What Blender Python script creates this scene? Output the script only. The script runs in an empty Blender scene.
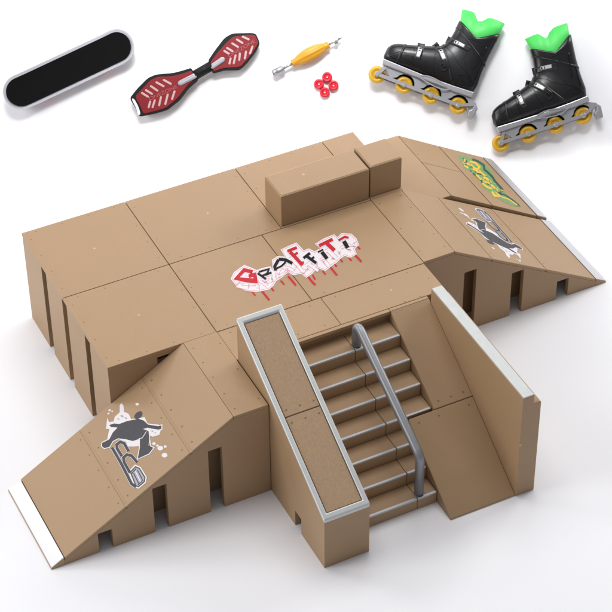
import bpy, bmesh, math, random
from mathutils.bvhtree import BVHTree
from mathutils import Vector, Matrix
random.seed(7)
SC = bpy.context.scene
COL = SC.collection
SC.unit_settings.scale_length = 0.06          # one unit = one 6 cm park module

# ------------------------------------------------------------------ camera
F_PX = 2152.18
PITCH, YAW, ROLL = math.radians(41.0017), math.radians(-26.0985), math.radians(-0.6128)
CAM = Vector((-4.2938, -12.525, 13.0825))
Fw = Vector((math.sin(-YAW)*math.cos(PITCH), math.cos(YAW)*math.cos(PITCH), -math.sin(PITCH)))
R0 = Fw.cross(Vector((0, 0, 1))).normalized(); U0 = R0.cross(Fw)
Rt = R0*math.cos(ROLL)+U0*math.sin(ROLL); Up = -R0*math.sin(ROLL)+U0*math.cos(ROLL)
cam_d = bpy.data.cameras.new('camera'); cam = bpy.data.objects.new('camera', cam_d); COL.objects.link(cam)
cam_d.sensor_width = 36; cam_d.lens = 36*F_PX/612
cam_d.clip_start = 0.5; cam_d.clip_end = 300
cam.matrix_world = Matrix((( Rt.x, Up.x, -Fw.x, CAM.x), (Rt.y, Up.y, -Fw.y, CAM.y), (Rt.z, Up.z, -Fw.z, CAM.z), (0, 0, 0, 1)))
SC.camera = cam

def cast(u, v, p0, nrm):
    """where the sight line of a traced point of a printed outline meets the real surface it is printed on"""
    d = Fw + Rt*((u-306)/F_PX) - Up*((v-306)/F_PX)
    return CAM + d*((p0-CAM).dot(nrm)/d.dot(nrm))

# --------------------------------------------------------------- materials
def s2l(c):
    return tuple(((x/255)/12.92 if x/255 <= .04045 else ((x/255+.055)/1.055)**2.4) for x in c)
def mat(name, rgb, rough=.5, metal=0., bump=0., bscale=60, var=0.0, vscale=3, spec=.5, coat=0, sss=0):
    m = bpy.data.materials.new(name); m.use_nodes = True
    nt = m.node_tree; b = nt.nodes['Principled BSDF']
    b.inputs['Roughness'].default_value = rough; b.inputs['Metallic'].default_value = metal
    b.inputs['Specular IOR Level'].default_value = spec; b.inputs['Coat Weight'].default_value = coat
    c = tuple(rgb)+(1,)
    b.inputs['Base Color'].default_value = c
    tc = nt.nodes.new('ShaderNodeTexCoord')
    if var > 0:
        n = nt.nodes.new('ShaderNodeTexNoise'); n.inputs['Scale'].default_value = vscale; n.inputs['Detail'].default_value = 5
        nt.links.new(tc.outputs['Object'], n.inputs['Vector'])
        mx = nt.nodes.new('ShaderNodeMix'); mx.data_type = 'RGBA'
        nt.links.new(n.outputs['Fac'], mx.inputs['Factor'])
        mx.inputs['A'].default_value = tuple(x*(1-var) for x in rgb)+(1,)
        mx.inputs['B'].default_value = tuple(min(1, x*(1+var)) for x in rgb)+(1,)
        nt.links.new(mx.outputs['Result'], b.inputs['Base Color'])
        mr = nt.nodes.new('ShaderNodeMapRange'); mr.inputs['To Min'].default_value = rough-.05; mr.inputs['To Max'].default_value = rough+.07
        nt.links.new(n.outputs['Fac'], mr.inputs['Value']); nt.links.new(mr.outputs['Result'], b.inputs['Roughness'])
    if bump > 0:
        n2 = nt.nodes.new('ShaderNodeTexNoise'); n2.inputs['Scale'].default_value = bscale; n2.inputs['Detail'].default_value = 3
        nt.links.new(tc.outputs['Object'], n2.inputs['Vector'])
        bp = nt.nodes.new('ShaderNodeBump'); bp.inputs['Strength'].default_value = bump; bp.inputs['Distance'].default_value = .004
        nt.links.new(n2.outputs['Fac'], bp.inputs['Height']); nt.links.new(bp.outputs['Normal'], b.inputs['Normal'])
    return m
TAN_RGB = (.378, .244, .136)
TAN = mat('tan_plastic', TAN_RGB, .48, bump=.25, bscale=90, var=.035, vscale=2.2, spec=.4)
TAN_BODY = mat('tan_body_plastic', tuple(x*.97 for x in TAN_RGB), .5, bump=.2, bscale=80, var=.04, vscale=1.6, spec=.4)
SCREW = mat('screw_recess', (.19, .115, .07), .6)
PIP = mat('mould_mark', (.55, .37, .25), .35)
SILVER = mat('silver_paint', (.50, .51, .53), .42, .4, var=.04, vscale=8)
TOE = mat('toe_sheet', (.62, .62, .65), .30, .6, var=.03, vscale=6)
STEEL = mat('steel_tube', (.27, .28, .30), .42, .6, var=.05, vscale=10)
CAPM = mat('brushed_cap', (.58, .595, .59), .42, .35, var=.06, vscale=14)
FLOOR = mat('white_sweep', (.86, .86, .89), .6, spec=.25)
WHITE = mat('sticker_white', (.74, .70, .72), .55, spec=.25)
PINK = mat('sticker_pink', (.66, .25, .34), .5, spec=.25)
RED = mat('sticker_red', (.50, .018, .03), .55, var=.15, vscale=14, spec=.2)
BLACK = mat('sticker_black', (.014, .012, .014), .6, spec=.15)
GREY = mat('sticker_grey', (.075, .076, .086), .6, var=.15, vscale=20, spec=.2)
LGREY = mat('sticker_light_grey', (.36, .35, .40), .5)
GREEN = mat('sticker_green', (.15, .33, .12), .5, var=.25, vscale=25)
YELLOW = mat('sticker_yellow', (.74, .47, .05), .5, var=.2, vscale=20)
DGREEN = mat('sticker_dark_green', (.03, .07, .05), .5)
GRIP = mat('grip_tape', (.006, .006, .006), .95, bump=.8, bscale=160, spec=.06)
DECKS = mat('grey_deck_plastic', (.40, .40, .44), .42)
RUB = mat('black_rubber', (.006, .006, .007), .5, spec=.2, var=.2, vscale=6)
REDP = mat('red_board_plastic', (.19, .006, .01), .42, spec=.3, var=.15, vscale=5)
SLOT = mat('pale_slot', (.50, .33, .34), .35, .2)
EMB = mat('embossed_lettering', (.34, .07, .08), .4)
BRIGHT = mat('bright_metal', (.40, .40, .42), .30, .7)
CHROME = mat('chrome', (.75, .75, .76), .14, 1.)
DARK = mat('dark_hole', (.01, .01, .01), .8)
YHAND = mat('yellow_handle', (.58, .27, .012), .38, var=.08, vscale=5)
RWHEEL = mat('red_wheel_plastic', (.62, .008, .03), .32)
BOOT = mat('black_boot_plastic', (.005, .005, .006), .29, spec=.45, var=.25, vscale=5, bump=.15, bscale=30)
GLINER = mat('green_liner', (.065, .56, .10), .5)
AMBER = mat('amber_wheel', (.60, .34, .015), .32)
BUCK = mat('buckle_silver', (.62, .62, .64), .3, .6)

def wood_material():
    m = mat('wood_grain_print', (.40, .255, .165), .6)
    nt = m.node_tree; b = nt.nodes['Principled BSDF']
    tc = nt.nodes.new('ShaderNodeTexCoord'); mp = nt.nodes.new('ShaderNodeMapping')
    mp.inputs['Scale'].default_value = (64, 11, 11)
    n = nt.nodes.new('ShaderNodeTexNoise'); n.inputs['Scale'].default_value = 3.2; n.inputs['Detail'].default_value = 6; n.inputs['Roughness'].default_value = .7
    cr = nt.nodes.new('ShaderNodeValToRGB')
    cr.color_ramp.elements[0].position = .32; cr.color_ramp.elements[0].color = (.33, .21, .12, 1)
    cr.color_ramp.elements[1].position = .66; cr.color_ramp.elements[1].color = (.47, .31, .182, 1)
    nt.links.new(tc.outputs['Object'], mp.inputs['Vector']); nt.links.new(mp.outputs['Vector'], n.inputs['Vector'])
    nt.links.new(n.outputs['Fac'], cr.inputs['Fac']); nt.links.new(cr.outputs['Color'], b.inputs['Base Color'])
    bp = nt.nodes.new('ShaderNodeBump'); bp.inputs['Strength'].default_value = .6; bp.inputs['Distance'].default_value = .006
    nt.links.new(n.outputs['Fac'], bp.inputs['Height']); nt.links.new(bp.outputs['Normal'], b.inputs['Normal'])
    return m
WOOD = wood_material()

# ----------------------------------------------------------------- helpers
def thing(name, label, cat, loc=(0, 0, 0), group=None, mw=None):
    o = bpy.data.objects.new(name, None); COL.objects.link(o); o.empty_display_size = .1
    if mw is not None: o.matrix_world = mw
    else: o.location = loc
    o['label'] = label; o['category'] = cat
    if group: o['group'] = group
    return o
class MB:
    """collects shapes, links them as ONE mesh object"""
    def __init__(s): s.v = []; s.f = []; s.m = []; s.sm = []
    def add(s, vs, fs, mi=0, smooth=False):
        o = len(s.v); s.v += [tuple(p) for p in vs]
        for f in fs: s.f.append([o+i for i in f]); s.m.append(mi); s.sm.append(smooth)
    def box(s, x0, x1, y0, y1, z0, z1, mi=0):
        vs = [(x, y, z) for z in (z0, z1) for y in (y0, y1) for x in (x0, x1)]
        s.add(vs, [(0, 2, 3, 1), (4, 5, 7, 6), (0, 1, 5, 4), (2, 6, 7, 3), (0, 4, 6, 2), (1, 3, 7, 5)], mi)
    def prism(s, pts, fn, t0, t1, mi=0):
        """pts: 2D outline; fn(a, b, t) -> 3D"""
        n = len(pts)
        vs = [fn(a, b, t0) for a, b in pts]+[fn(a, b, t1) for a, b in pts]
        s.add(vs, [tuple(range(n)), tuple(range(2*n-1, n-1, -1))]+[(i, i+n, (i+1) % n+n, (i+1) % n) for i in range(n)], mi)
    def sheet(s, pts3, mi=0): s.add(pts3, [tuple(range(len(pts3)))], mi)
    def disc(s, c, nrm, r, mi=0, n=10):
        nrm = Vector(nrm).normalized(); a = nrm.orthogonal().normalized(); b = nrm.cross(a)
        s.sheet([Vector(c)+a*r*math.cos(2*math.pi*i/n)+b*r*math.sin(2*math.pi*i/n) for i in range(n)], mi)
    def lathe(s, c, ax, prof, mi=0, n=28, flute=None, smooth=True):
        """prof: (distance along the axis, radius)"""
        ax = Vector(ax).normalized(); a = ax.orthogonal().normalized(); b = ax.cross(a)
        vs = []
        for j, (h, r) in enumerate(prof):
            for i in range(n):
                t = 2*math.pi*i/n; rr = r*(1 if not flute else 1+flute[j]*math.cos(8*t))
                vs.append(Vector(c)+ax*h+(a*math.cos(t)+b*math.sin(t))*rr)
        fs = [(j*n+i, j*n+(i+1) % n, (j+1)*n+(i+1) % n, (j+1)*n+i) for j in range(len(prof)-1) for i in range(n)]
        s.add(vs, fs, mi, smooth)
        k = len(prof)-1
        s.add([vs[i] for i in range(n)], [tuple(range(n-1, -1, -1))], mi)
        s.add([vs[k*n+i] for i in range(n)], [tuple(range(n))], mi)
    def tube(s, pts, r, mi=0, n=16):
        pts = [Vector(p) for p in pts]; vs = []; a = None
        for i, p in enumerate(pts):
            d = (pts[min(i+1, len(pts)-1)]-pts[max(i-1, 0)]).normalized()
            a = d.orthogonal().normalized() if a is None else (a-d*a.dot(d)).normalized()
            b = d.cross(a)
            vs += [p+(a*math.cos(2*math.pi*k/n)+b*math.sin(2*math.pi*k/n))*r for k in range(n)]
        s.add(vs, [(i*n+k, i*n+(k+1) % n, (i+1)*n+(k+1) % n, (i+1)*n+k) for i in range(len(pts)-1) for k in range(n)], mi, True)
        s.add(vs[:n], [tuple(range(n-1, -1, -1))], mi); s.add(vs[-n:], [tuple(range(n))], mi)
    def build(s, name, mats, parent=None, bevel=0, seg=2, label=None, merge=True):
        me = bpy.data.meshes.new(name); me.from_pydata(s.v, [], s.f)
        if not isinstance(mats, (list, tuple)): mats = [mats]
        for m in mats: me.materials.append(m)
        for p, mi, sm in zip(me.polygons, s.m, s.sm): p.material_index = mi; p.use_smooth = sm
        bm = bmesh.new(); bm.from_mesh(me)
        if merge: bmesh.ops.remove_doubles(bm, verts=bm.verts, dist=1e-5)
        bmesh.ops.recalc_face_normals(bm, faces=bm.faces)
        bm.to_mesh(me); bm.free()
        o = bpy.data.objects.new(name, me); COL.objects.link(o)
        if parent: o.parent = parent
        if bevel:
            b = o.modifiers.new('bevel', 'BEVEL'); b.width = bevel; b.segments = seg; b.limit_method = 'ANGLE'; b.angle_limit = math.radians(35)
            b.harden_normals = False
        if label: o['label'] = label
        return o
def XZ(y_first=True):
    return lambda a, b, t: (a, t, b)
def YZ(): return lambda a, b, t: (t, a, b)
def XY(): return lambda a, b, t: (a, b, t)

def ribbon(pts, w):
    """mitred outline of a broad pen stroke in 2D"""
    P = [Vector((p[0], p[1])) for p in pts]; L = []; Rr = []
    for i, p in enumerate(P):
        d0 = (P[i]-P[i-1]).normalized() if i > 0 else None
        d1 = (P[i+1]-P[i]).normalized() if i < len(P)-1 else None
        if d0 is None: d0 = d1
        if d1 is None: d1 = d0
        n0 = Vector((-d0.y, d0.x)); n1 = Vector((-d1.y, d1.x)); m = (n0+n1)
        m = m.normalized() if m.length > .2 else n0
        k = min(1.7, 1/max(.3, m.dot(n0)))
        L.append(p+m*w/2*k); Rr.append(p-m*w/2*k)
    return L, Rr

# -------------------------------------------------------------- the setting
# white paper sweep: flat floor that rolls up into a sloping white back
hd = Vector((Fw.x, Fw.y, 0)).normalized(); sd = Vector((hd.y, -hd.x, 0))
TH = math.pi/2-PITCH; RS = .30; H0 = 4.12
prof = [(-24, 0), (-6, 0), (0, 0), (H0, 0)]
for i in range(1, 13):
    a = TH*i/12; prof.append((H0+RS*math.sin(a), RS*(1-math.cos(a))))
hE, zE = prof[-1]
prof.append((hE+9*math.cos(TH), zE+9*math.sin(TH)))
fl = MB(); vs = []
for h, z in prof:
    for s in (-22, -8, 0, 8, 24): vs.append(hd*h+sd*s+Vector((0, 0, z)))
fl.add(vs, [(r*5+c, r*5+c+1, (r+1)*5+c+1, (r+1)*5+c) for r in range(len(prof)-1) for c in range(4)], 0, True)
flo = fl.build('backdrop', FLOOR); flo['kind'] = 'structure'

# --------------------------------------------------------- platform blocks
G = .003       # half gap between neighbouring modules
def screws(mb, pts, z=1.0, mi=1, r=.0075):
    for x, y in pts: mb.disc((x, y, z+.0009), (0, 0, 1), r, mi, 8)
def wall_profile(a0, a1, z1, slots):
    """outline of a side wall with slots open to the floor; slots = (a, b, top)"""
    p = [(a0, 0)]
    for s0, s1, t in sorted(slots): p += [(s0, 0), (s0, t), (s1, t), (s1, 0)]
    return p+[(a1, 0), (a1, z1), (a0, z1)]
def platform_block(x0, x1, y0, y1, label, left=(), cut0=0., cut1=0., right=(), front=(), back=(), pips=(), scr=()):
    t = thing('platform_block', label, 'platform block', ((x0+x1)/2, (y0+y1)/2, 0), 'flat top blocks of the platform')
    cx, cy = (x0+x1)/2, (y0+y1)/2; a, b = (x1-x0)/2-G, (y1-y0)/2-G
    top = MB(); top.box(-a, a, -b, b, .965, 1.0)
    for x, y in scr: top.disc((x-cx, y-cy, 1.0009), (0, 0, 1), .0065, 1, 8)
    for x, y in pips: top.disc((x-cx, y-cy, 1.0009), (0, 0, 1), .011, 2, 10)
    top.build('top_panel', [TAN, SCREW, PIP], t, .0045)
    w = .05; g = .003
    for nm, prof_, fn, t0, t1 in (
        ('side_wall', wall_profile(-b+g+w+cut0, b-g-w-cut1, .965, [(s-cy, e-cy, z) for s, e, z in left]), YZ(), -a+g, -a+g+w),
        ('side_wall', wall_profile(-b+g+w, b-g-w, .965, [(s-cy, e-cy, z) for s, e, z in right]), YZ(), a-g-w, a-g),
        ('end_wall', wall_profile(-a+g+(.10 if cut0 else 0), a-g, .965, [(s-cx, e-cx, z) for s, e, z in front]), XZ(), -b+g, -b+g+w),
        ('end_wall', wall_profile(-a+g+(.10 if cut1 else 0), a-g, .965, [(s-cx, e-cx, z) for s, e, z in back]), XZ(), b-g-w, b-g)):
        m = MB(); m.prism(prof_, fn, t0, t1); m.build(nm, TAN_BODY, t)
    return t
def edge_rows(x0, x1, y0, y1, sides, n=4, ins=.045):
    """rows of small screw heads along the named edges"""
    out = []
    for s in sides:
        for i in range(n):
            f = (i+.5)/n
            if s == 'l': out.append((x0+ins, y0+(y1-y0)*f))
            if s == 'r': out.append((x1-ins, y0+(y1-y0)*f))
            if s == 'f': out.append((x0+(x1-x0)*f, y0+ins))
            if s == 'b': out.append((x0+(x1-x0)*f, y1-ins))
    return out
SL = [(.49, .55, .965-.0)]
def sl(c, w=.06, top=.955): return (c-w/2, c+w/2, top)
platform_block(0, 1, 0, 1, 'square tan block at the near left corner of the platform, beside the left ramp', cut1=.010, left=[sl(.465, .115)], front=[(.45, .57, .93)], pips=[(.5, .5)], scr=edge_rows(0, 1, 0, 1, 'lrfb'))
platform_block(0, 1, 1, 2, 'square tan block at the far left corner of the platform', cut0=-.012, left=[sl(1.48, .115)], back=[(.44, .56, .93)], pips=[(.5, 1.5)], scr=edge_rows(0, 1, 1, 2, 'lrb'))
platform_block(1, 1.9, 0, 1, 'tan platform block carrying the first red and black letters of the graffiti print', pips=[(1.45, .62)], scr=edge_rows(1, 1.9, 0, 1, 'lf'))
platform_block(1.9, 3, 0, 1, 'tan platform block carrying the right half of the graffiti print', right=[], scr=edge_rows(1.9, 3, 0, 1, 'f'), pips=[])
platform_block(1, 2.1, 1, 2, 'tan platform block behind the graffiti, left of the raised ledge boxes', pips=[(1.6, 1.5)], back=[(1.5, 1.62, .93)], scr=edge_rows(1, 2.1, 1, 2, 'lrf'))
platform_block(2.1, 3, 1, 2, 'tan platform block underneath the long raised ledge box', pips=[(2.5, 1.7)], back=[(2.5, 2.62, .93)], scr=edge_rows(2.1, 3, 1, 2, 'lb'))
platform_block(3, 3.335, 1, 2, 'narrow tan platform block behind the short raised ledge box', scr=edge_rows(3, 3.335, 1, 2, 'r', 3))

# ------------------------------------------------------------- ledge boxes
def ledge_box(x0, x1, y0, y1, z1, label, pip=None):
    t = thing('ledge_box', label, 'ledge box', ((x0+x1)/2, (y0+y1)/2, 1.0), 'raised ledge boxes on the platform')
    a, b = (x1-x0)/2, (y1-y0)/2
    m = MB(); m.box(-a, a, -b, b, .001, z1-1.0)
    m.build('box_body', TAN_BODY, t, .008)
    m = MB(); m.box(-a+.012, a-.012, -b+.012, b-.012, z1-1.0-.001, z1-1.0+.0035)
    if pip: m.disc((pip, 0.03, z1-1.0+.0045), (0, 0, 1), .012, 1)
    m.build('box_lid', [TAN, PIP], t, .003)
ledge_box(2.105, 2.988, 1.02, 1.352, 1.34, 'long tan ledge box standing on the platform behind the graffiti', -.12)
ledge_box(3.008, 3.33, 1.035, 1.362, 1.343, 'short tan ledge box at the right end of the long ledge box')

# ------------------------------------------------------------------- ramps
# one ramp module in local coordinates: inner end at x=0, slope falls to -x ; y -.5 .. .5
FLAT, TOEX, PW = .318, 1.985, .5
def zs(d):  # height at distance d from the inner end
    return 1.0 if d <= FLAT else 1.0-(d-FLAT)/(TOEX-FLAT)*.985
def make_ramp(label, mw):
    t = thing('launch_ramp', label, 'ramp', group='wedge ramps with a skater print', mw=mw)
    sl_ = [(.43, .555, .706), (.935, 1.06, .508), (1.435, 1.56, .215)]
    th = .03
    prof_ = [(0, 0)]
    for a, b, h in sl_: prof_ += [(-a, 0), (-a, h), (-b, h), (-b, 0)]
    prof_ += [(-1.90, 0), (-1.90, max(.004, zs(1.90)-th)), (-FLAT, 1-th), (0, 1-th)]
    for s in (-1, 1):
        m = MB(); y0, y1 = (-PW+.002, -PW+.052) if s < 0 else (PW-.052, PW-.002)
        m.prism(prof_, XZ(), y0, y1); m.build('side_wall', TAN_BODY, t, .003, 1)
    m = MB(); m.box(-.05, -.004, -PW+.052, PW-.052, 0, 1-th); m.build('end_wall', TAN_BODY, t, .003, 1)
    def slab(name, d0, d1, mt, thick=th, scr=(), bev=.005, lift=0):
        m = MB(); n = Vector((-(1-.015)/(TOEX-FLAT), 0, 1)) if d0 >= FLAT-.001 else Vector((0, 0, 1))
        n = Vector((-n.x*-1, 0, n.z)).normalized()
        g = .0012
        m.prism([(-d0-g, zs(d0)+lift), (-d1+g, zs(d1)+lift), (-d1+g, max(.0, zs(d1)-thick)), (-d0-g, max(0, zs(d0)-thick))], XZ(), -PW, PW)
        for d, y in scr:
            m.disc(Vector((-d, y, zs(d)+lift))+n*.0012, n, .0075, 1, 8)
        return m.build(name, [mt, SCREW], t, bev)
    ys = [-.42, -.22, 0, .2, .4]
    slab('deck_panel', 0.004, FLAT, TAN, scr=[(.27, y) for y in ys]+[(.045, y) for y in (-.4, 0, .35)])
    slab('slope_panel', FLAT, .697, TAN, scr=[(.66, y) for y in ys])
    slab('slope_panel', .713, 1.287, TAN, scr=[(.75, y) for y in ys]+[(1.25, y) for y in ys])
    slab('slope_panel', 1.303, 1.862, TAN, scr=[(1.335, y) for y in ys])
    m = MB(); m.prism([(-1.866, zs(1.866)), (-TOEX, .015), (-TOEX, 0), (-1.866, 0)], XZ(), -PW, PW); m.build('toe_base', TAN, t, .006, 3)
    m = MB(); m.prism([(-1.868, zs(1.868)+.006), (-TOEX+.004, .0165+.0055), (-TOEX+.004, .008), (-1.868, zs(1.868)-.01)], XZ(), -PW+.004, PW-.004); m.build('toe_plate', TOE, t, .003)
    for y in (-.27, .27):                         # inner webs seen through the slots
        m = MB(); m.prism([(-.06, .0), (-1.6, 0), (-1.6, zs(1.6)-th), (-FLAT, 1-th-.002), (-.06, 1-th-.002)], XZ(), y-.015, y+.015); m.build('inner_web', TAN_BODY, t)
    for d in (.705, 1.295):                       # thin rib lying in the joint between two slope panels
        m = MB(); m.prism([(-d+.012, zs(d-.012)-.02), (-d-.012, zs(d+.012)-.02), (-d-.012, zs(d+.012)-.005), (-d+.012, zs(d-.012)-.005)], XZ(), -PW+.001, PW-.001); m.build('joint_rib', TAN, t)
    return t
RL = Matrix.Translation((1.008, -.497, 0))
ramp1 = make_ramp('left ramp with a nearly white metal toe and grey skater print, beside the stairs', RL)
SLN = Vector((-(.985)/(TOEX-FLAT), 0, 1)).normalized()
SLP = RL @ Vector((-1.0, 0, zs(1.0)))
RLi = RL.inverted()
def on_ramp(x, y):   # crop tracing of the left ramp's print -> ramp coordinates (distance along -x, y)
    p = RLi @ cast(80+x*.19608, 380+y*.19608, SLP, SLN); return (p.x, p.y)
def ramp_pt(p2, h):
    d = -p2[0]; return Vector((p2[0], p2[1], zs(d)))+SLN*h
class Decal:
    """flat print in layers, each stroke a hair above the last"""
    def __init__(s, to2d, to3d): s.a = to2d; s.b = to3d; s.h = .0016
    def poly(s, mb, pts, mi):
        mb.sheet([s.b(s.a(*p), s.h) for p in pts], mi); s.h += .000035
    def stroke(s, mb, pts, w, mi):
        L, Rr = ribbon(pts, w)
        vs = [s.b(s.a(p.x, p.y), s.h) for p in L]+[s.b(s.a(p.x, p.y), s.h) for p in Rr]; n = len(L)
        mb.add(vs, [(i, i+1, n+i+1, n+i) for i in range(n-1)], mi); s.h += .000035
    def blob(s, mb, c, r, mi, e=1., rot=0, n=14):
        s.poly(mb, [(c[0]+r*math.cos(t)*math.cos(rot)-r*e*math.sin(t)*math.sin(rot), c[1]+r*math.cos(t)*math.sin(rot)+r*e*math.sin(t)*math.cos(rot)) for t in [2*math.pi*i/n for i in range(n)]], mi)
D = Decal(on_ramp, ramp_pt); m = MB()
D.poly(m, [(133, 250), (140, 190), (148, 215), (172, 212), (178, 188), (203, 165), (203, 128), (212, 118), (222, 130), (226, 163), (248, 172), (262, 200), (330, 190), (345, 222), (400, 228), (418, 240), (405, 280), (372, 290), (345, 280), (340, 330), (280, 340), (245, 340), (235, 315), (190, 300), (140, 300), (150, 250)], 0)
for c, r in (((292, 124), 9), ((152, 155), 7), ((146, 172), 6), ((165, 160), 5), ((410, 348), 15), ((435, 340), 8), ((432, 384), 15), ((378, 325), 9), ((395, 335), 7)): D.blob(m, c, r, 0, .8)
fig = [(112, 322), (150, 303), (168, 268), (192, 243), (158, 240), (150, 230), (175, 222), (200, 225), (240, 210), (280, 202), (300, 198), (325, 207), (348, 228), (400, 236), (416, 232), (416, 250), (400, 254), (370, 249), (346, 244), (322, 250), (352, 262), (354, 300), (358, 338), (375, 346), (352, 376), (295, 402), (306, 345), (306, 300), (270, 312), (235, 303), (195, 298), (168, 312), (150, 342), (125, 348), (112, 338)]
cx_, cy_ = 250, 280
D.stroke(m, fig+[fig[0]], 9, 0)
D.poly(m, fig, 1); D.blob(m, (298, 180), 25, 1, .62, -.75)
for c, r in (((215, 185), 9), ((235, 195), 7), ((196, 200), 6), ((370, 262), 6), ((385, 270), 5)): D.blob(m, c, r, 2, .6, .6)
D.stroke(m, [(352, 262), (356, 300), (352, 335)], 3, 0)
D.stroke(m, [(300, 300), (318, 296), (340, 262)], 3, 0)
# the slanting monogram S C B under the figure
sp = [(164, 345), (210, 425), (264, 530), (286, 546)]
s1_ = [(248, 362), (226, 324), (206, 316), (188, 330), (190, 350), (214, 388)]
c1_ = [(292, 420), (264, 387), (240, 381), (222, 397), (226, 420), (256, 474)]
bx_ = [(258, 470), (284, 443), (304, 452), (332, 498), (328, 520), (298, 545), (286, 540)]
for st in (sp, s1_, c1_, bx_+[bx_[0]]): D.stroke(m, st, 19, 0)
D.poly(m, bx_, 2)
for st in (sp, s1_, c1_): D.stroke(m, st, 15, 1)
D.stroke(m, bx_+[bx_[0]], 6, 1)
for st in ([(274, 476), (300, 528)], [(294, 460), (320, 510)], [(264, 478), (288, 452)], [(296, 536), (322, 512)]): D.stroke(m, st, 5, 1)
for st in ([(283, 466), (310, 520)],): D.stroke(m, st, 5, 0)
m.build('skater_print', [WHITE, GREY, LGREY], ramp1, merge=False)
def dup(root, mw, label):
    r = root.copy(); COL.objects.link(r); r.matrix_world = mw; r['label'] = label
    for ch in list(root.children):
        c = ch.copy(); COL.objects.link(c); c.parent = r
        for g in ch.children:
            d = g.copy(); COL.objects.link(d); d.parent = c
    return r
ramp2 = dup(ramp1, Matrix.Translation((2.997, .515, 0)) @ Matrix.Rotation(math.pi, 4, 'Z'), 'right ramp with a grey skater print, in front of the yellow print ramp')

# low wide ramp behind, with the yellow and green print
LR = Matrix.Translation((3.34, 1.045, 0))
BX, BZ, BT, BW = .53, .712, 1.62, 1.05
def zb(x): return BZ if x <= BX else BZ-(x-BX)/(BT-BX)*(BZ-.045)
t3 = thing('low_ramp', 'low tan ramp at the back with yellow and green graffiti print', 'ramp', mw=LR)
for y0, y1 in ((0.004, .05), (BW-.05, BW-.004)):
    m = MB(); m.prism([(0, 0), (.45, 0), (.45, .4), (.57, .4), (.57, 0), (1.5, 0), (1.5, zb(1.5)-.04), (BX, BZ-.04), (0, BZ-.04)], XZ(), y0, y1); m.build('side_wall', TAN_BODY, t3, .003, 1)
def lslab(name, x0, x1, y0, y1, mt, lift=0, th=.04, scr=(), bev=.005):
    m = MB(); m.prism([(x0+.002, zb(x0)+lift), (x1-.002, zb(x1)+lift), (x1-.002, max(0, zb(x1)-th)), (x0+.002, max(0, zb(x0)-th))], XZ(), y0, y1)
    for x, y in scr: m.disc((x, y, zb(x)+.0015), (.55, 0, 1), .0075, 1, 8)
    m.build(name, [mt, SCREW], t3, bev)
lslab('deck_panel', 0, BX, 0, BW, TAN)
lslab('slope_panel', BX, .985, 0, .57, TAN, scr=[(BX+.04, y) for y in (.1, .35, .55)]); lslab('slope_panel', BX, .985, .574, BW, TAN, scr=[(BX+.04, y) for y in (.72, .95)])
lslab('slope_panel', .988, 1.50, 0, BW, TAN)
lslab('toe_base', 1.503, BT, 0, BW, TAN)
lslab('toe_plate', 1.505, BT-.012, .004, BW-.004, TOE, .006, th=.01, bev=.003)
N3 = Vector(((BZ-.045)/(BT-BX), 0, 1)).normalized(); P3 = LR @ Vector((1.0, .5, zb(1.0))); LRi = LR.inverted()
def on_low(x, y):
    p = LRi @ cast(450+x*.13072, 150+y*.13072, P3, N3); return (p.x, p.y)
D = Decal(on_low, lambda p, h: Vector((p[0], p[1], zb(p[0])))+N3*h); m = MB()
D.poly(m, [(60, 44), (110, 48), (145, 64), (190, 72), (250, 95), (285, 130), (320, 170), (335, 215), (385, 275), (425, 335), (410, 345), (480, 375), (548, 436), (500, 432), (420, 402), (370, 368), (328, 360), (308, 322), (265, 298), (240, 262), (230, 236), (182, 192), (158, 158), (108, 140), (92, 95)], 0)
for st, w in (([(170, 72), (215, 88), (258, 118), (262, 150), (288, 172), (322, 205), (345, 242), (400, 302), (385, 325)], 17), ([(98, 62), (128, 88), (120, 118)], 10), ([(175, 178), (205, 205), (240, 235), (250, 268)], 10), ([(365, 325), (430, 350), (490, 392), (532, 428)], 12), ([(205, 180), (240, 190)], 10), ([(270, 240), (300, 268)], 10)): D.stroke(m, st, w, 2)
for st, w in (([(108, 118), (140, 138)], 12), ([(112, 68), (112, 100), (150, 112)], 12), ([(150, 88), (195, 100), (225, 130), (210, 150), (170, 130), (160, 108)], 15), ([(178, 145), (215, 170), (240, 172)], 13), ([(200, 190), (232, 222), (272, 212), (300, 240)], 15), ([(225, 158), (258, 190), (282, 205)], 12), ([(245, 255), (285, 285), (322, 298)], 15), ([(255, 238), (300, 255), (340, 290), (368, 312)], 14), ([(290, 225), (318, 250)], 10), ([(320, 318), (340, 350), (385, 352)], 17), ([(345, 322), (400, 362), (450, 378), (512, 420)], 9)): D.stroke(m, st, w, 1)
r3 = random.Random(11)
for k in range(46):                               # broken paint flecks along the tag
    f = r3.random(); x = 110+f*290+r3.uniform(-22, 22); y = 85+f*255+r3.uniform(-22, 22)
    a = r3.uniform(.2, 1.4); L_ = r3.uniform(8, 24)
    D.stroke(m, [(x, y), (x+L_*math.cos(a), y+L_*math.sin(a))], r3.uniform(3, 7), r3.choice((1, 1, 2, 2, 0)))
m.build('graffiti_print', [GREEN, YELLOW, DGREEN], t3, merge=False)

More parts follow.
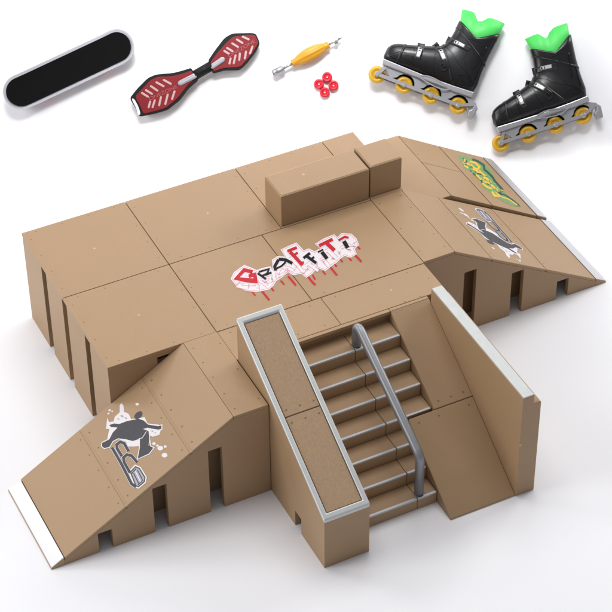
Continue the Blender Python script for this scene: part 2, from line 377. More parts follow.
# --------------------------------------------------------- graffiti sticker
gs = thing('graffiti_sticker', 'large red, black and white GRAFFITI lettering with red drips on the platform', 'graffiti print', (2.0, .5, 1.0))
PZ = Vector((0, 0, 1.0)); NZ = Vector((0, 0, 1))
def onA(x, y): p = cast(220+x*.14706, 225+y*.14706, PZ, NZ); return (p.x-2.0, p.y-.5)
D = Decal(onA, lambda p, h: Vector((p[0], p[1], h)))
B = lambda *ps: [(x+476, y-68) for x, y in ps]
for st in ([(212, 448), (242, 482)], [(280, 445), (300, 468), (335, 512)], [(345, 425), (366, 450)], [(412, 378), (438, 406)], [(462, 348), (490, 380), (516, 412)],
           B((122, 420), (150, 455), (173, 478)), B((152, 408), (172, 440)), B((222, 382), (242, 406)), B((268, 348), (295, 382), (320, 412)), B((302, 335), (318, 352)), B((335, 292), (358, 322)), B((400, 292), (418, 312)), B((440, 272), (462, 294), (486, 320)), B((455, 212), (477, 234))):
    m = MB(); D.stroke(m, st, 15 if len(st) > 2 else 11, 0); m.build('paint_drip', RED, gs, merge=False)
outl = [(72, 368), (95, 322), (165, 272), (215, 292), (250, 308), (290, 293), (342, 282), (358, 300), (352, 238), (392, 212), (440, 216), (412, 168), (468, 142), (520, 120), (565, 168)]+B((92, 242), (128, 228), (168, 248), (205, 228), (168, 198), (230, 160), (300, 132), (322, 152), (350, 124), (418, 128), (452, 160), (470, 205), (440, 232), (455, 268), (412, 292), (372, 280), (345, 298), (318, 325), (288, 345), (242, 382), (188, 362), (150, 402), (112, 428), (75, 402), (20, 412), (-10, 392), (-62, 432), (-95, 452))+[(368, 410), (335, 440), (250, 458), (172, 448), (108, 412)]
m = MB(); D.poly(m, outl, 0)
inner = [(0.5*(a+0)+0.5*a, b) for a, b in outl]
# pink keyline just inside the white edge and ghost letter outlines in the lower half
cxm = [(sum(p[0] for p in outl)/len(outl)), (sum(p[1] for p in outl)/len(outl))]
def inset(pts, d):
    n = len(pts); out = []
    for i in range(n):
        a, b, c = Vector(pts[i-1]), Vector(pts[i]), Vector(pts[(i+1) % n])
        d0 = (b-a).normalized(); d1 = (c-b).normalized(); nn = Vector((-d0.y-d1.y, d0.x+d1.x))
        nn = nn.normalized() if nn.length > .1 else Vector((-d0.y, d0.x)); out.append((b.x+nn.x*d, b.y+nn.y*d))
    return out
ins = inset(outl, 9); D.stroke(m, ins+[ins[0]], 3.4, 1)
rr = random.Random(3)
GL = []   # letters: (label, material, strokes)
def letter(nm, mt, strokes): GL.append((nm, mt, strokes))
letter('red letter G', RED, [([(222, 322), (165, 308), (112, 366), (178, 380), (243, 386), (236, 340), (196, 352)], 19), ([(120, 368), (250, 378)], 16)])
letter('black letter R', BLACK, [([(256, 330), (312, 370)], 12), ([(264, 322), (332, 302), (322, 332), (286, 350)], 11), ([(308, 343), (350, 325)], 11)])
letter('black letter A', BLACK, [([(378, 312), (372, 285), (398, 238)], 16), ([(398, 236), (448, 240), (492, 264)], 16), ([(382, 300), (418, 282), (440, 262), (448, 244)], 10)])
letter('red letter F', RED, [([(458, 182), (522, 156)], 15), ([(476, 186), (512, 222), (560, 276)], 18), ([(500, 210), (528, 190)], 12), ([(536, 262), (570, 258)], 13)])
letter('black letter F', BLACK, [(B((92, 296), (136, 262)), 14), (B((112, 282), (178, 330)), 15), (B((140, 308), (164, 288)), 11)])
letter('black letter I', BLACK, [(B((190, 256), (226, 238)), 9), (B((216, 254), (252, 300)), 19)])
letter('red letter T', RED, [(B((198, 212), (290, 168)), 17), (B((250, 196), (302, 244)), 20)])
letter('red and black letter I', RED, [(B((330, 176), (372, 152), (398, 158)), 12)])
for nm, mt, strokes in GL:                         # ghost outlines of the letters' lower edge
    for dx_, dy_ in ((14, 52),):
        for pts, w in strokes: D.stroke(m, [(x+dx_, y+dy_) for x, y in pts], w+9, 1)
        for pts, w in strokes: D.stroke(m, [(x+dx_, y+dy_) for x, y in pts], w+2, 0)
base = [(130, 405), (190, 420), (255, 418), (305, 400), (345, 372), (395, 345), (450, 318), (520, 300), (560, 330)]+B((120, 380), (180, 330), (230, 330), (290, 310), (330, 265), (400, 245), (430, 200))
for x, y in base:
    q = []
    for k in range(6): q.append((x+rr.uniform(-20, 20), y+rr.uniform(-22, 18)))
    D.stroke(m, q, 2.2, 1)
m.build('sticker_backing', [WHITE, PINK], gs, merge=False)
for nm, mt, strokes in GL:
    m = MB()
    for pts, w in strokes: D.stroke(m, pts, w*1.38+7, 1)
    for pts, w in strokes: D.stroke(m, pts, w*1.38, 0)
    m.build('letter', [mt, WHITE], gs, label=nm, merge=False)
m = MB(); D.stroke(m, B((366, 180), (392, 226)), 27, 0); m.build('letter', BLACK, gs, merge=False, label='black stem of the last letter')

# ---------------------------------------------------------------- the stairs
SY, SDp, HR = -.4285, .1885, .125
st = thing('stair_set', 'tan stair set with silver step edges, hand rail, bank and tall side wall', 'stair set', (2.0, -.43, 0))
def O(mb, *a, **k): return mb
off = Vector((2.0, -.43, 0))
class SM(MB):
    def build(s, *a, **k):
        s.v = [(x-off.x, y-off.y, z-off.z) for x, y, z in s.v]; return MB.build(s, *a, **k)
for x0, x1, scr in ((1.004, 1.978, [(1.1, -.06), (1.35, -.06), (1.6, -.06), (1.85, -.06), (1.6, -.34), (1.85, -.34)]), (1.982, 2.992, [(2.1, -.05), (2.45, -.05), (2.8, -.05), (2.6, -.38), (2.75, -.38), (2.93, -.2)])):
    m = SM(); m.box(x0, x1, -.392, -.004, .965, 1.0); screws(m, scr); 
    m.disc(((x0+x1)/2+.08, -.19, 1.0009), (0, 0, 1), .011, 2); m.build('deck_panel', [TAN, SCREW, PIP], st, .005)
m = SM(); m.box(1.425, 2.43, SY-.004, -.396, .965, 1.0); m.build('deck_edge', TAN, st, .004)
m = SM(); m.box(2.434, 2.806, SY, -.396, .965, .999); m.build('deck_edge', TAN, st, .004)
m = SM(); m.box(1.010, 1.42, -.39, -.012, 0, .965); m.box(1.42, 2.985, -.39, -.012, 0, .965); m.build('deck_base', TAN_BODY, st, .003, 1)
for k in range(1, 8):
    x1 = 2.43 if k <= 4 else 2.183
    y1, y0, z = SY-(k-1)*SDp, SY-k*SDp, 1-k*HR
    m = SM()
    for a, b in ((1.424, 1.997), (2.001, x1)): m.box(a, b, y0, y1-.002 if k > 1 else -.392, 0, z)
    s = m.build('step', TAN_BODY, st, .004, 2)
    m = SM()
    for a, b in ((1.426, 1.995), (2.003, x1-.004)):
        m.box(a, b, y0-.005, y0+.020, z-.016, z+.005)
    m.build('step_edging', SILVER, s, .006, 3)
# riser board under the deck
# bank: upper and lower panels on a solid base
ZJ, YJ, YE, ZE = .5176, -1.228, -1.985, .018
m = SM(); m.prism([(SY+.036, 0), (YJ, 0), (YJ, ZJ-.02), (SY, .985-.01), (SY+.036, .964)], YZ(), 2.434, 2.806); m.prism([(YJ, 0), (YE+.03, 0), (YE+.03, ZE-.002), (YJ-.0, ZJ-.024)], YZ(), 2.187, 2.806); m.build('bank_base', TAN_BODY, st, .002, 1)
m = SM(); m.prism([(SY-.003, .998), (YJ+.004, ZJ+.004), (YJ+.004, ZJ-.018), (SY-.003, .976)], YZ(), 2.434, 2.806)
nb = Vector((0, .6*-1, 1)); nb = Vector((0, -.52, .85))
for x in (2.5, 2.62, 2.74): m.disc(Vector((x, YJ+.05, ZJ+.004+.046*.603))+nb*.0012, nb, .008, 1, 8)
m.build('bank_panel', [TAN, SCREW], st, .004)
m = SM(); m.prism([(YJ-.002, ZJ-.002), (YE, ZE), (YE, 0.0), (YE+.03, 0.0), (YJ-.002, ZJ-.024)], YZ(), 2.185, 2.806)
for x in (2.26, 2.45, 2.74): m.disc(Vector((x, YJ-.05, ZJ-.002-.048*.65))+nb*.0012, nb, .008, 1, 8)
m.build('bank_panel', [TAN, SCREW], st, .006)
# tall side wall, its pale cap and thicker backing
m = SM(); m.prism([(2.807, 0), (2.985, 0), (2.985, 1.02), (2.975, 1.03), (2.914, 1.03), (2.914, 1.126), (2.807, 1.126)], XZ(), YE-.006, -.462); wall_ = m.build('side_wall', TAN_BODY, st, .005)
m = SM(); m.box(2.812, 2.909, YE-.004, -.466, 1.120, 1.134); m.build('wall_cap', CAPM, wall_, .003)
m = SM(); m.disc((2.815, YE-.0075, .60), (0, -1, 0), .012, 0); m.build('mould_mark', PIP, wall_)
# hand rail
def arc(p0, p1, p2, r, n=8):
    p0, p1, p2 = Vector(p0), Vector(p1), Vector(p2); a = (p0-p1).normalized(); b = (p2-p1).normalized()
    ang = a.angle(b); d = r/math.tan(ang/2); A = p1+a*d; Bq = p1+b*d
    return [A.lerp(p1, t/n).lerp(p1.lerp(Bq, t/n), t/n) for t in range(n+1)]
pa, pb, pc, pd = (2.036, -.565, .874), (2.036, -.565, 1.135), (2.036, -1.70, .56), (2.036, -1.70, .124)
m = SM(); m.tube([pa]+arc(pa, pb, pc, .07)+arc(pb, pc, pd, .10)+[pd], .040, n=20)
hr = m.build('hand_rail', STEEL, st)
for p in (pa, pd):
    m = SM(); m.lathe(p, (0, 0, 1), [(0.0, .048), (.004, .048), (.006, .044)], n=24); m.build('rail_foot', STEEL, hr)

# sloped ledge (hubba) left of the stairs
X0, X1, YB, YF, ZB, ZF = 1.012, 1.420, -.3985, -1.984, 1.451, .556
hb = thing('sloped_ledge', 'tan sloped ledge with pale metal rim and two wood grain panels, left of the stairs', 'ledge', (X0, YF, 0))
class HM(MB):
    def build(s, *a, **k):
        s.v = [(x-X0, y-YF, z) for x, y, z in s.v]; return MB.build(s, *a, **k)
m = HM()
SLB = (ZB-ZF)/(YB-YF)*.05
m.prism([(YB, 0), (-1.449, 0), (-1.449, .175), (-1.561, .175), (-1.561, 0), (YF+.05, 0), (YF+.05, ZF-.028+SLB), (YB, ZB-.028)], YZ(), X0, X0+.05)
m.prism([(YB, 0), (YF+.05, 0), (YF+.05, ZF-.028+SLB), (YB, ZB-.028)], YZ(), X1-.05, X1)
m.prism([(YF, 0), (YF+.05, 0), (YF+.05, ZF-.028+SLB), (YF, ZF-.028)], YZ(), X0, X1); m.box(X0+.05, X1-.05, YB-.05, YB, 0, ZB-.05)
m.build('ledge_body', TAN_BODY, hb)
SLO = (ZB-ZF)/(YB-YF)
def zt(y): return ZF+(y-YF)*SLO
W_ = .042
def rim(x0, x1, y0, y1, up, dn):
    return [(x0, y0, zt(y0)+up), (x1, y0, zt(y0)+up), (x1, y1, zt(y1)+up), (x0, y1, zt(y1)+up), (x0, y0, zt(y0)-dn), (x1, y0, zt(y0)-dn), (x1, y1, zt(y1)-dn), (x0, y1, zt(y1)-dn)]
def ring(m, a, b, up, dn):
    o = rim(*a, up, dn); i = rim(*b, up, dn); vs = o+i
    fs = []
    for k in range(4):
        j = (k+1) % 4
        fs += [(k, j, 8+j, 8+k), (4+k, 12+k, 12+j, 4+j), (k, 4+k, 4+j, j), (8+k, 8+j, 12+j, 12+k)]
    m.add(vs, fs)
m = HM(); ring(m, (X0-.004, X1+.004, YF-.004, YB+.004), (X0+W_, X1-W_, YF+.045, YB-.045), .008, .030); m.build('metal_rim', CAPM, hb, .012, 3)
YM = -1.195
for a, b, sy in ((YF+.052, YM-.004, YM-.05), (YM+.004, YB-.052, YM+.05)):
    m = HM(); m.add(rim(X0+W_+.006, X1-W_-.006, a, b, -.004, .026), [(0, 1, 2, 3), (7, 6, 5, 4), (0, 4, 5, 1), (1, 5, 6, 2), (2, 6, 7, 3), (3, 7, 4, 0)])
    n_ = Vector((0, -SLO, 1)).normalized()
    for x in (X0+.08, (X0+X1)/2, X1-.08): m.disc(Vector((x, sy, zt(sy)-.004))+n_*.0015, n_, .008, 1, 8)
    m.build('wood_panel', [WOOD, SCREW], hb, .003)
m = HM(); m.add(rim(X0+W_, X1-W_, YF+.045, YB-.045, -.02, .028), [(0, 1, 2, 3), (7, 6, 5, 4), (0, 4, 5, 1), (1, 5, 6, 2), (2, 6, 7, 3), (3, 7, 4, 0)]); m.build('panel_tray', SCREW, hb)

# --------------------------------------- accessories lying on the sloping back
E0 = hd*hE+Vector((0, 0, zE))
SX = sd; SYv = (hd*math.cos(TH)+Vector((0, 0, math.sin(TH)))).normalized(); SN = SX.cross(SYv).normalized()
KPX = (CAM-cast(306, 90, E0, SN)).length/F_PX
def frame(u, v, ang=0., lift=0.):
    """resting frame on the slope; local units are small (KPX), x right, y up the slope, z away from it"""
    p = cast(u, v, E0, SN)+SN*lift*KPX; c, s = math.cos(ang), math.sin(ang)
    X = (SX*c+SYv*s)*KPX; Y = (SYv*c-SX*s)*KPX; Z = SN*KPX
    return Matrix(((X.x, Y.x, Z.x, p.x), (X.y, Y.y, Z.y, p.y), (X.z, Y.z, Z.z, p.z), (0, 0, 0, 1)))
class KM(MB):
    """mesh in the small units of the accessories"""
    def build(s, *a, **k):
        s.v = [(x*KPX, y*KPX, z*KPX) for x, y, z in s.v]
        if len(a) > 3: a = a[:3]+(a[3]*KPX,)+a[4:]
        return MB.build(s, *a, **k)
def unscale(M): return M @ Matrix.Scale(1/KPX, 4)

# fingerboard
fb = thing('fingerboard', 'mini skateboard with black grip top and grey plastic rim', 'fingerboard', mw=unscale(frame(70.5, 71, math.atan2(44.4, 97.5))))
def capsule_grid(m, L, r, z0, z1, kick, mi=0, ns=44, nw=8):
    rows = []
    for i in range(ns+1):
        th_ = math.pi*i/ns; x = -(L+r)*math.cos(th_); ax = abs(x)
        hw = r if ax <= L else math.sqrt(max(0.0, r*r-(ax-L)**2))
        rows.append((x, max(hw, .05)))
    for z, top in ((z1, 1), (z0, 0)):
        vs = []
        for x, hw in rows:
            kz = kick*max(0, (abs(x)-L*.72)/(L*.28+r))**2
            for j in range(nw+1):
                y = -hw+2*hw*j/nw; vs.append((x, y, z+kz+.9*(abs(y)/r)**2*(1 if hw > 3 else .3)))
        fs = [(i*(nw+1)+j, (i+1)*(nw+1)+j, (i+1)*(nw+1)+j+1, i*(nw+1)+j+1) for i in range(ns) for j in range(nw)]
        m.add(vs, fs, mi, True)
        if top: tv = vs
        else: bv = vs
    loop = [i*(nw+1) for i in range(ns+1)]+[i*(nw+1)+nw for i in range(ns, -1, -1)]
    vs = [tv[i] for i in loop]+[bv[i] for i in loop]; n = len(loop)
    m.add(vs, [(i, (i+1) % n, n+(i+1) % n, n+i) for i in range(n)], mi, True)
m = KM(); capsule_grid(m, 52, 17.6, 8.5, 12.5, 6); m.build('deck', DECKS, fb, merge=False)
m = KM(); capsule_grid(m, 52, 14.5, 12.0, 13.5, 6); m.build('grip_tape', GRIP, fb, merge=False)
for x in (-32, 32):
    m = KM(); m.box(x-4, x+4, -5, 5, 5, 9); m.tube([(x, -14, 4.3), (x, 14, 4.3)], 1.3); tr = m.build('truck', BRIGHT, fb)
    for y in (-16.6, 11.6):
        m = KM(); m.lathe((x, y, 4.3), (0, 1, 0), [(0, 3.2), (.6, 4.2), (4.4, 4.2), (5, 3.2)], n=20); m.build('wheel', RWHEEL, tr)

# two-plate caster board
cb = thing('caster_board', 'red and black two plate caster board with silver slots', 'caster board', mw=unscale(frame(197, 73, 0)))
def cbp(x, y): return ((125+x*.12255-197), (73-(60+y*.12255)))
def cpoly(m, pts, z0, z1, mi=0): m.prism([cbp(*p) for p in pts], XY(), z0, z1, mi)
def smooth_poly(pts, it=2, f=.22):
    for _ in range(it):
        q = []
        for i in range(len(pts)):
            a, b = pts[i], pts[(i+1) % len(pts)]; q += [(a[0]*(1-f)+b[0]*f, a[1]*(1-f)+b[1]*f), (a[0]*f+b[0]*(1-f), a[1]*f+b[1]*(1-f))]
        pts = q
    return pts
SH = lambda ps: [(x+530.4, y-285.6) for x, y in ps]
outs = [[(45, 315), (110, 235), (195, 152), (262, 124), (400, 114), (480, 94), (545, 74), (560, 100), (600, 170), (590, 185), (525, 238), (450, 335), (350, 412), (250, 440), (120, 464), (98, 402)],
        SH([(150, 305), (205, 225), (285, 122), (350, 84), (538, 82), (573, 165), (540, 235), (470, 322), (430, 362), (400, 382), (280, 383), (190, 408), (178, 375)])]
reds = [[(90, 302), (150, 240), (215, 172), (270, 146), (400, 140), (480, 120), (548, 96), (582, 158), (512, 220), (432, 322), (340, 396), (245, 424), (158, 442), (136, 385)],
        SH([(168, 322), (225, 245), (300, 162), (355, 112), (530, 95), (564, 165), (500, 262), (420, 352), (390, 360), (270, 366), (197, 393)])]
slots = [[((325, 172), (380, 203)), ((265, 190), (322, 222)), ((220, 220), (272, 257)), ((180, 252), (228, 283)), ((148, 275), (195, 305)), ((213, 345), (200, 390)), ((250, 335), (232, 390)), ((300, 310), (285, 375)), ((355, 290), (335, 365)), ((410, 265), (390, 325))],
         [tuple(SH(s)) for s in (((435, 115), (482, 137)), ((388, 137), (432, 165)), ((350, 168), (395, 197)), ((308, 205), (350, 230)), ((285, 228), (320, 250)), ((335, 290), (325, 330)), ((375, 265), (360, 328)), ((410, 250), (405, 302)), ((460, 235), (450, 290)), ((512, 195), (492, 250)))]]
pods = [((458, 198), (572, 142)), tuple(SH(((190, 350), (268, 298))))]
texts = [((222, 318), (412, 232)), tuple(SH(((348, 252), (500, 168))))]
def cap_poly(p, q, w, n=6):
    p, q = Vector(p), Vector(q); d = (q-p).normalized(); a0 = math.atan2(d.y, d.x); out = []
    for i in range(n+1): a = a0-math.pi/2+math.pi*i/n; out.append((q.x+w/2*math.cos(a), q.y+w/2*math.sin(a)))
    for i in range(n+1): a = a0+math.pi/2+math.pi*i/n; out.append((p.x+w/2*math.cos(a), p.y+w/2*math.sin(a)))
    return out
for k in range(2):
    m = KM(); cpoly(m, smooth_poly(outs[k], 2, .14), 8, 12); pl = m.build('foot_plate', RUB, cb, 1.0, 3)
    m = KM(); cpoly(m, smooth_poly(reds[k], 2, .14), 11.5, 12.9); m.build('red_inlay', REDP, pl, .4, 2)
    m = KM()
    for s in slots[k]: cpoly(m, cap_poly(*s, 17), 12.7, 13.3)
    m.build('tread_bar', SLOT, pl, .2, 2)
    m = KM(); cpoly(m, cap_poly(*pods[k], 42), 12.6, 14.2); m.build('torsion_cover', BRIGHT, pl, .7, 3)
    m = KM(); cpoly(m, cap_poly(*pods[k], 18), 14.1, 14.6); m.build('cover_slot', LGREY, pl)
    c = bpy.data.curves.new('lettering', 'FONT'); c.body = 'ONEZONE'; c.size = 6.0*KPX; c.extrude = .12*KPX; c.align_x = 'CENTER'; c.align_y = 'CENTER'
    to = bpy.data.objects.new('tmp', c); COL.objects.link(to)
    dg = bpy.context.evaluated_depsgraph_get(); me = bpy.data.meshes.new_from_object(to.evaluated_get(dg))
    bpy.data.objects.remove(to); me.materials.clear(); me.materials.append(EMB)
    lo = bpy.data.objects.new('lettering', me); COL.objects.link(lo); lo.parent = pl
    a, b = cbp(*texts[k][0]), cbp(*texts[k][1]); lo.location = ((a[0]+b[0])/2*KPX, (a[1]+b[1])/2*KPX, 13.05*KPX); lo.rotation_euler = (0, 0, math.atan2(b[1]-a[1], b[0]-a[0]))
    lo.scale = (1.05, .8, 1)
    cw = outs[k]; qx = sum(p[0] for p in cw)/len(cw); qy = sum(p[1] for p in cw)/len(cw); w0 = cbp(qx, qy)
    m = KM(); m.lathe((w0[0]-2, w0[1], 4.0), (0, 1, 0), [(-2, 3), (-1.4, 4), (1.4, 4), (2, 3)], n=20); m.box(w0[0]-2, w0[0]+2, w0[1]-3, w0[1]+3, 4, 8.5); m.build('caster_wheel', RUB, pl)
a, b = cbp(575, 133), cbp(712, 55)
m = KM(); m.tube([(a[0], a[1], 9.6), (b[0], b[1], 9.6)], 4.9, n=24); m.build('torsion_tube', RUB, cb)
m = KM(); cpoly(m, smooth_poly([(60, 318), (82, 318), (118, 385), (134, 446), (112, 452), (102, 402)], 1), 11.9, 12.5); m.build('tail_inlay', WHITE, cb)

# assembly tool
dx, dy = (455-200)*.1389, -(115-245)*.1389
an = math.atan2(dy, dx)
tl = thing('hand_tool', 'yellow handled mini tool with chrome socket and screwdriver tip', 'hand tool', mw=unscale(frame(265+327*.1389, 30+180*.1389, an)))
LH = math.hypot(dx, dy)
m = KM(); pr = []; flu = []
for i in range(25):
    f = i/24; r = 3.7+3.2*math.sin(math.pi*min(1, max(0, (f-.09)/.82)))**.8; pr.append((-LH/2+LH*f, r)); flu.append(.045 if .12 < f < .88 else 0)
pr = [(-LH/2-.6, 3.2)]+pr+[(LH/2+.6, 3.2)]; flu = [0]+flu+[0]
m.lathe((0, 0, 7.3), (1, 0, 0), pr, n=64, flute=flu); m.build('handle', YHAND, tl)
m = KM(); m.tube([(-LH/2-10.5, 0, 7.3), (-LH/2+.5, 0, 7.3)], 1.35, n=16); m.build('shaft', BRIGHT, tl)
m = KM(); m.lathe((-LH/2-21.5, 0, 7.3), (1, 0, 0), [(0, 3.0), (.5, 3.7), (10.5, 3.7), (11.2, 3.0)], n=28); so = m.build('socket', BRIGHT, tl)
m = KM(); m.lathe((-LH/2-22.0, 0, 7.3), (1, 0, 0), [(0, 2.7), (.6, 2.7)], n=6, smooth=False); m.build('socket_opening', DARK, so)
m = KM(); m.tube([(LH/2, 0, 7.3), (LH/2+11, 0, 7.3)], 1.15, n=16); m.build('shaft', BRIGHT, tl)
m = KM(); m.lathe((LH/2+10.5, 0, 7.3), (1, 0, 0), [(0, 1.3), (2, 1.3), (5.5, .35)], n=4, smooth=False); m.box(LH/2+6, LH/2+10, -3.1, -1.3, 6.8, 7.8); m.build('screwdriver_tip', CHROME, tl)

# four red wheels
first = None
for (x, y), lab in (((447, 342), 'red mini wheel at the top of the four wheel cluster'), ((388, 392), 'leftmost red mini wheel of the four wheel cluster'), ((493, 402), 'rightmost red mini wheel of the four wheel cluster'), ((430, 452), 'red mini wheel at the bottom of the four wheel cluster')):
    fr = unscale(frame(265+x*.1389, 30+y*.1389))
    if first is None:
        first = thing('mini_wheel', lab, 'mini wheel', mw=fr, group='four loose red mini wheels')
        m = KM(); m.lathe((0, 0, 0), (0, 0, 1), [(0, 4.2), (.8, 5.0), (4.2, 5.0), (5.2, 4.2), (5.3, 3.2), (4.2, 2.6), (4.0, 1.9), (4.9, 1.7), (5.0, 1.0), (4.0, .95)], n=32); m.build('tyre', RWHEEL, first)
        m = KM(); m.lathe((0, 0, 3.9), (0, 0, 1), [(0, .9), (.25, .9)], n=16); m.build('axle_hole', WHITE, first)
    else: dup(first, fr, lab)

# inline skates
def sk(x, y):
    dx, dy = 480+.2157*x-499.4, 30+.2157*y-144.3
    return (.952*dx-.307*dy, -.307*dx-.952*dy)
Z0 = 13.0
stn = [((50, 402), (58, 440), 3.), ((58, 378), (68, 457), 7.), ((78, 358), (92, 456), 9.3), ((120, 331), (150, 440), 11.3), ((162, 302), (215, 419), 12), ((203, 272), (285, 397), 12), ((232, 248), (350, 376), 11.6), ((243, 226), (425, 350), 11.2), ((247, 205), (486, 326), 10.8), ((246, 180), (482, 282), 10.4), ((241, 148), (458, 215), 10.6), ((232, 120), (440, 150), 11), ((228, 103), (417, 34), 11.3)]
def st_at(t):
    i = min(int(t), len(stn)-2); f = t-i; A, Bs = stn[i], stn[i+1]
    a = Vector(sk(*A[0])).lerp(Vector(sk(*Bs[0])), f); b = Vector(sk(*A[1])).lerp(Vector(sk(*Bs[1])), f); return a, b, A[2]*(1-f)+Bs[2]*f
NR = 48
def ring_pts(t, grow=1., wg=1., drop=0., ex=2.6):
    a, b, w = st_at(t); c = (a+b)/2; h = (a-b)/2; out = []
    d = Vector((h.y, -h.x)).normalized() # towards the cuff mouth direction
    for i in range(NR):
        th_ = 2*math.pi*i/NR; cs, sn = math.cos(th_), math.sin(th_)
        u = math.copysign(abs(cs)**(2/ex), cs); q = math.copysign(abs(sn)**(2/ex), sn)
        p = c+h*u*grow; dd = drop*(1-min(1, abs(u)))
        out.append((p.x, p.y-dd, Z0+w*q*wg))
    return out
def loft(m, rings, mi=0, cap0=False, cap1=False):
    vs = [p for r in rings for p in r]
    m.add(vs, [(j*NR+i, j*NR+(i+1) % NR, (j+1)*NR+(i+1) % NR, (j+1)*NR+i) for j in range(len(rings)-1) for i in range(NR)], mi, True)
    if cap0: m.add(rings[0], [tuple(range(NR))], mi)
    if cap1: m.add(rings[-1], [tuple(range(NR))], mi)
def make_skate(label, mw):
    t = thing('inline_skate', label, 'inline skate', mw=mw, group='pair of toy inline skates')
    m = KM(); rs = []
    for i in range(0, 41):
        tt = i*.3; dr = 12.0*max(0, (tt-10.6)/1.4)**1.2 if tt > 10.6 else 0
        rs.append(ring_pts(min(tt, 11.999), drop=dr))
    rs.append(ring_pts(11.999, .9, .86, 12.3)); rs.append(ring_pts(11.2, .84, .8, 8)); rs.append(ring_pts(10, .8, .76, 0))
    loft(m, rs, cap0=True, cap1=True)
    bt = m.build('boot_shell', BOOT, t)
    bv = BVHTree.FromPolygons([tuple(v.co/KPX) for v in bt.data.vertices], [tuple(p.vertices) for p in bt.data.polygons])
    def hz(x, y):
        h_ = bv.ray_cast(Vector((x, y, 80)), Vector((0, 0, -1)))[0]; return h_.z if h_ else Z0+3
    def patch(mb, pts, w, up, mi=0, taper=.0, nn=5):
        """raised band that hugs the boot; pts and w in traced units"""
        P_ = [Vector(sk(*p)) for p in pts]; path = []
        for a, b in zip(P_, P_[1:]): path += [a.lerp(b, k/6) for k in range(6)]
        path.append(P_[-1]); ww = w*.2157; vs = []; nc = nn+2
        for i, p in enumerate(path):
            d = (path[min(i+1, len(path)-1)]-path[max(i-1, 0)]).normalized(); n_ = Vector((-d.y, d.x))
            e = 0 if i in (0, len(path)-1) else 1
            for j in range(nn):
                q = p+n_*ww*(j/(nn-1)-.5); edge = j in (0, nn-1)
                vs.append((q.x, q.y, hz(q.x, q.y)+(up if e and not edge else -.4)))
        mb.add(vs, [(i*nn+j, i*nn+j+1, (i+1)*nn+j+1, (i+1)*nn+j) for i in range(len(path)-1) for j in range(nn-1)], mi, False)
    m = KM()                                     # moulded shell edges: raised bands
    for t0, t1, g in ((2.55, 2.75, 1.03), (6.55, 6.75, 1.02), (10.35, 10.5, 1.025)):
        loft(m, [ring_pts(t0, .98, .98), ring_pts(t0, g, g+.02), ring_pts(t1, g, g+.02), ring_pts(t1, .98, .98)])
    for pts, w, up in (([(62, 436), (200, 398), (340, 358), (480, 300)], 9, .7), ([(244, 234), (290, 240), (350, 262), (410, 270), (470, 296)], 7, .7), ([(402, 120), (408, 180), (420, 248)], 7, .9), ([(372, 312), (398, 292), (430, 286), (462, 306), (372, 314)], 5, .6), ([(88, 412), (104, 388), (140, 372)], 5, .6), ([(120, 405), (150, 372)], 4, .5), ([(345, 150), (352, 230), (400, 262)], 5, .5), ([(150, 322), (176, 390), (190, 410)], 7, .7), ([(222, 250), (262, 340), (300, 378)], 6, .6), ([(432, 170), (446, 235), (462, 280)], 6, .8), ([(240, 130), (300, 150), (380, 120)], 4, .5)):
        patch(m, pts, w, up)
    m.build('shell_ribs', BOOT, bt, merge=False)
    # green liner: sleeve with a V notch on each side
    m = KM(); rs = []
    def lp(t_, grow, wg, up, dr):
        a, b, w = st_at(t_); c = (a+b)/2; h = (a-b)/2; out = []
        for i in range(NR):
            th_ = 2*math.pi*i/NR; cs, sn = math.cos(th_), math.sin(th_); u = math.copysign(abs(cs)**.8, cs); q = math.copysign(abs(sn)**.8, sn)
            n_ = Vector((h.y, -h.x)).normalized(); n_ = n_ if n_.y > 0 else -n_
            p = c+h*u*grow+n_*up; out.append((p.x, p.y-dr*(1-min(1, abs(u-.12)*(1.0 if up < 5 else 2.8))), Z0+w*q*wg))
        return out
    for up, dr, g in ((-3, 11.5, .86), (0, 11, .93), (11.5, 9, 1.03)): rs.append(lp(11.999, g, g*.93, up, dr))
    for up, dr, g in ((11.3, 9, .95), (0, 11, .85), (-3, 11.5, .80)): rs.append(lp(11.999, g, g*.93, up, dr))
    loft(m, rs); m.build('liner', GLINER, t)
    # straps and buckles
    for band, bw_, buck, sw in (([(160, 292), (176, 325), (194, 372)], 34, [(168, 308), (188, 362)], 26), ([(206, 258), (240, 266), (296, 296), (318, 314)], 32, [(240, 262), (292, 292)], 26), ([(238, 206), (280, 196), (332, 184), (350, 182)], 34, [(266, 196), (328, 184)], 24)):
        m = KM(); patch(m, band, bw_, 1.1); s_ = m.build('strap', BOOT, bt, merge=False)
        m = KM(); patch(m, buck, sw, 2.3); a_, b_ = Vector(buck[0]), Vector(buck[1])
        for f0, f1 in ((.12, .24), (.34, .42)):
            p_, q_ = a_.lerp(b_, f0), a_.lerp(b_, f1); patch(m, [tuple(p_), tuple(q_)], sw*.75, 2.75, 1)
        m.build('buckle', [BUCK, RUB], bt, merge=False)
    c = sk(308, 318); m = KM(); m.lathe((c[0], c[1], hz(*c)-2), (0, 0, 1), [(0, 4.4), (2.9, 4.2), (3.1, 3.0), (1.6, 2.8)], n=24); m.build('ankle_pivot', RUB, bt)
    # frame
    fr = KM(); P = lambda pts: [sk(*p) for p in pts]
    fr.prism(P([(68, 458), (150, 434), (250, 404), (400, 352), (488, 318), (494, 345), (420, 372), (330, 398), (220, 436), (82, 482)]), XY(), Z0-9.5, Z0+9.5)
    fo = fr.build('skate_frame', BRIGHT, t, .9, 3)
    wc = [(90, 530), (216, 490), (342, 450), (468, 408)]
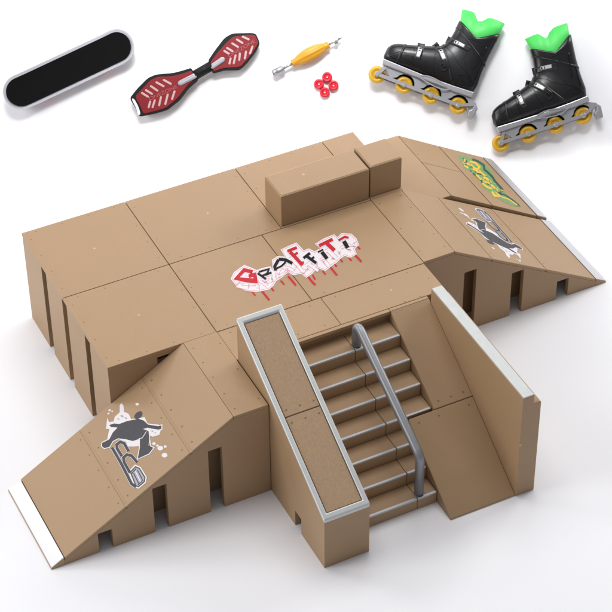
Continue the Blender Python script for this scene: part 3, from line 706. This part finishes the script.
    for s in (-1, 1):
        z = Z0+s*5.2; m = KM()
        pts = [(96, 470), (215, 430), (300, 405), (420, 370), (492, 348), (530, 352), (522, 372), (505, 395)]
        low = []
        for (wx, wy) in reversed(wc[1:]):
            r = 47
            for k in range(9):
                a = math.radians(-4-(k/8)*172)
                low.append((wx+r*math.cos(a), wy-1+r*math.sin(a)))
        pts = pts+low+[(146, 508), (128, 500), (108, 490)]
        m.prism(P(pts), XY(), z-.7, z+.7)
        for i_ in range(3):
            L_, Rr = ribbon([sk(*wc[i_]), sk(*wc[i_+1])], 3.5); m.prism([tuple(L_[0]), tuple(L_[1]), tuple(Rr[1]), tuple(Rr[0])], XY(), z+s*.9-.6, z+s*.9+.6)
        for q0, q1 in (((90, 530), (102, 478)), ((468, 408), (528, 356))):
            L_, Rr = ribbon([sk(*q0), sk(*q1)], 3.2); m.prism([tuple(L_[0]), tuple(L_[1]), tuple(Rr[1]), tuple(Rr[0])], XY(), z+s*1.-.6, z+s*1.+.7)
        m.build('frame_rail', BRIGHT, fo)
    m = KM()                                      # raised arch on the near side of the frame
    ap = smooth_poly([(232, 424), (290, 384), (402, 372), (362, 404), (300, 418)], 2); L_, Rr = ribbon([sk(*p) for p in ap+[ap[0]]], 1.1)
    for i_ in range(len(ap)):
        m.prism([tuple(L_[i_]), tuple(L_[i_+1]), tuple(Rr[i_+1]), tuple(Rr[i_])], XY(), Z0+9.3, Z0+10.2)
    m.build('frame_arch', BRIGHT, fo, merge=True)
    m = KM(); m.prism(P([(110, 472), (480, 350), (500, 372), (440, 412), (150, 508)]), XY(), Z0-4.4, Z0-3.9); m.build('well_shade_plate', RUB, fo)  # added black plate standing in for the shade around the wheels
    m = KM(); m.prism(P([(103, 508), (117, 488), (134, 508)]), XY(), Z0+5.8, Z0+6.3); m.build('vent_mark', SCREW, fo)
    m = KM(); m.prism(P([(524, 352), (548, 366), (558, 418), (534, 426), (520, 400), (528, 385)]), XY(), Z0-7, Z0+7); m.build('brake', BRIGHT, fo, .8, 2)
    for wx, wy in wc:
        x, y = sk(wx, wy); m = KM()
        m.lathe((x, y, Z0-3.6), (0, 0, 1), [(0, 5), (.2, 7), (1.4, 8.3), (3.6, 8.7), (5.8, 8.3), (7.0, 7), (7.2, 5), (6.2, 4.6), (6.0, 3)], n=36)
        w = m.build('skate_wheel', AMBER, t)
        m = KM(); m.lathe((x, y, Z0-7.2), (0, 0, 1), [(0, 1.8), (.6, 2.5), (13.8, 2.5), (14.6, 1.8)], n=20); m.build('axle_bolt', BRIGHT, w)
    return t
s2 = make_skate('black toy inline skate with its toe wheel lowest, the right one of the pair', unscale(frame(499.4, 144.3, math.atan2(26.3, 81.5))))
dup(s2, unscale(frame(376.6, 76, math.atan2(-31.7, 80))), 'black toy inline skate with its heel and brake lowest, the left one of the pair')

# ----------------------------------------------------------------- lighting
w = bpy.data.worlds.new('World'); SC.world = w; w.use_nodes = True
bg = w.node_tree.nodes['Background']; bg.inputs['Color'].default_value = (.92, .94, 1, 1); bg.inputs['Strength'].default_value = .29
def area(name, loc, target, size, power, col=(1, 1, 1), sy=None):
    l = bpy.data.lights.new(name, 'AREA'); l.energy = power; l.color = col; l.shape = 'RECTANGLE'; l.size = size; l.size_y = sy or size
    o = bpy.data.objects.new(name, l); COL.objects.link(o); o.location = loc
    o.rotation_euler = (Vector(target)-Vector(loc)).to_track_quat('-Z', 'Y').to_euler(); return o
area('overhead_softbox', (2.8, 2.5, 13.0), (2.6, .8, .4), 9.0, 860, (1, .99, .97))
area('left_softbox', (-13.0, 2.0, 8.5), (1.0, 0, .6), 6.5, 1120, (1, .985, .965))
area('toe_gloss_light', (-6.5, 9.0, 9.0), (0, -.5, .3), 4.0, 430)  # added light: whitens the left toe plate and glosses the left slope
area('right_softbox', (16.0, 3.0, 8.5), (2.5, .3, .6), 6.0, 1150, (1, .985, .965))
bl = area('backdrop_light', (2.0, 1.0, 14.0), (5.2, 7.2, 2.2), 5.0, 430, (.98, .99, 1)); bl.data.spread = math.radians(38)  # added light to whiten the sloping back; narrow spread spares the park

SC.view_settings.view_transform = 'Standard'; SC.view_settings.look = 'None'
SC.view_settings.exposure = 0; SC.view_settings.gamma = 1
SC.render.engine = 'CYCLES'
SC.cycles.use_denoising = True
SC.cycles.max_bounces = 8
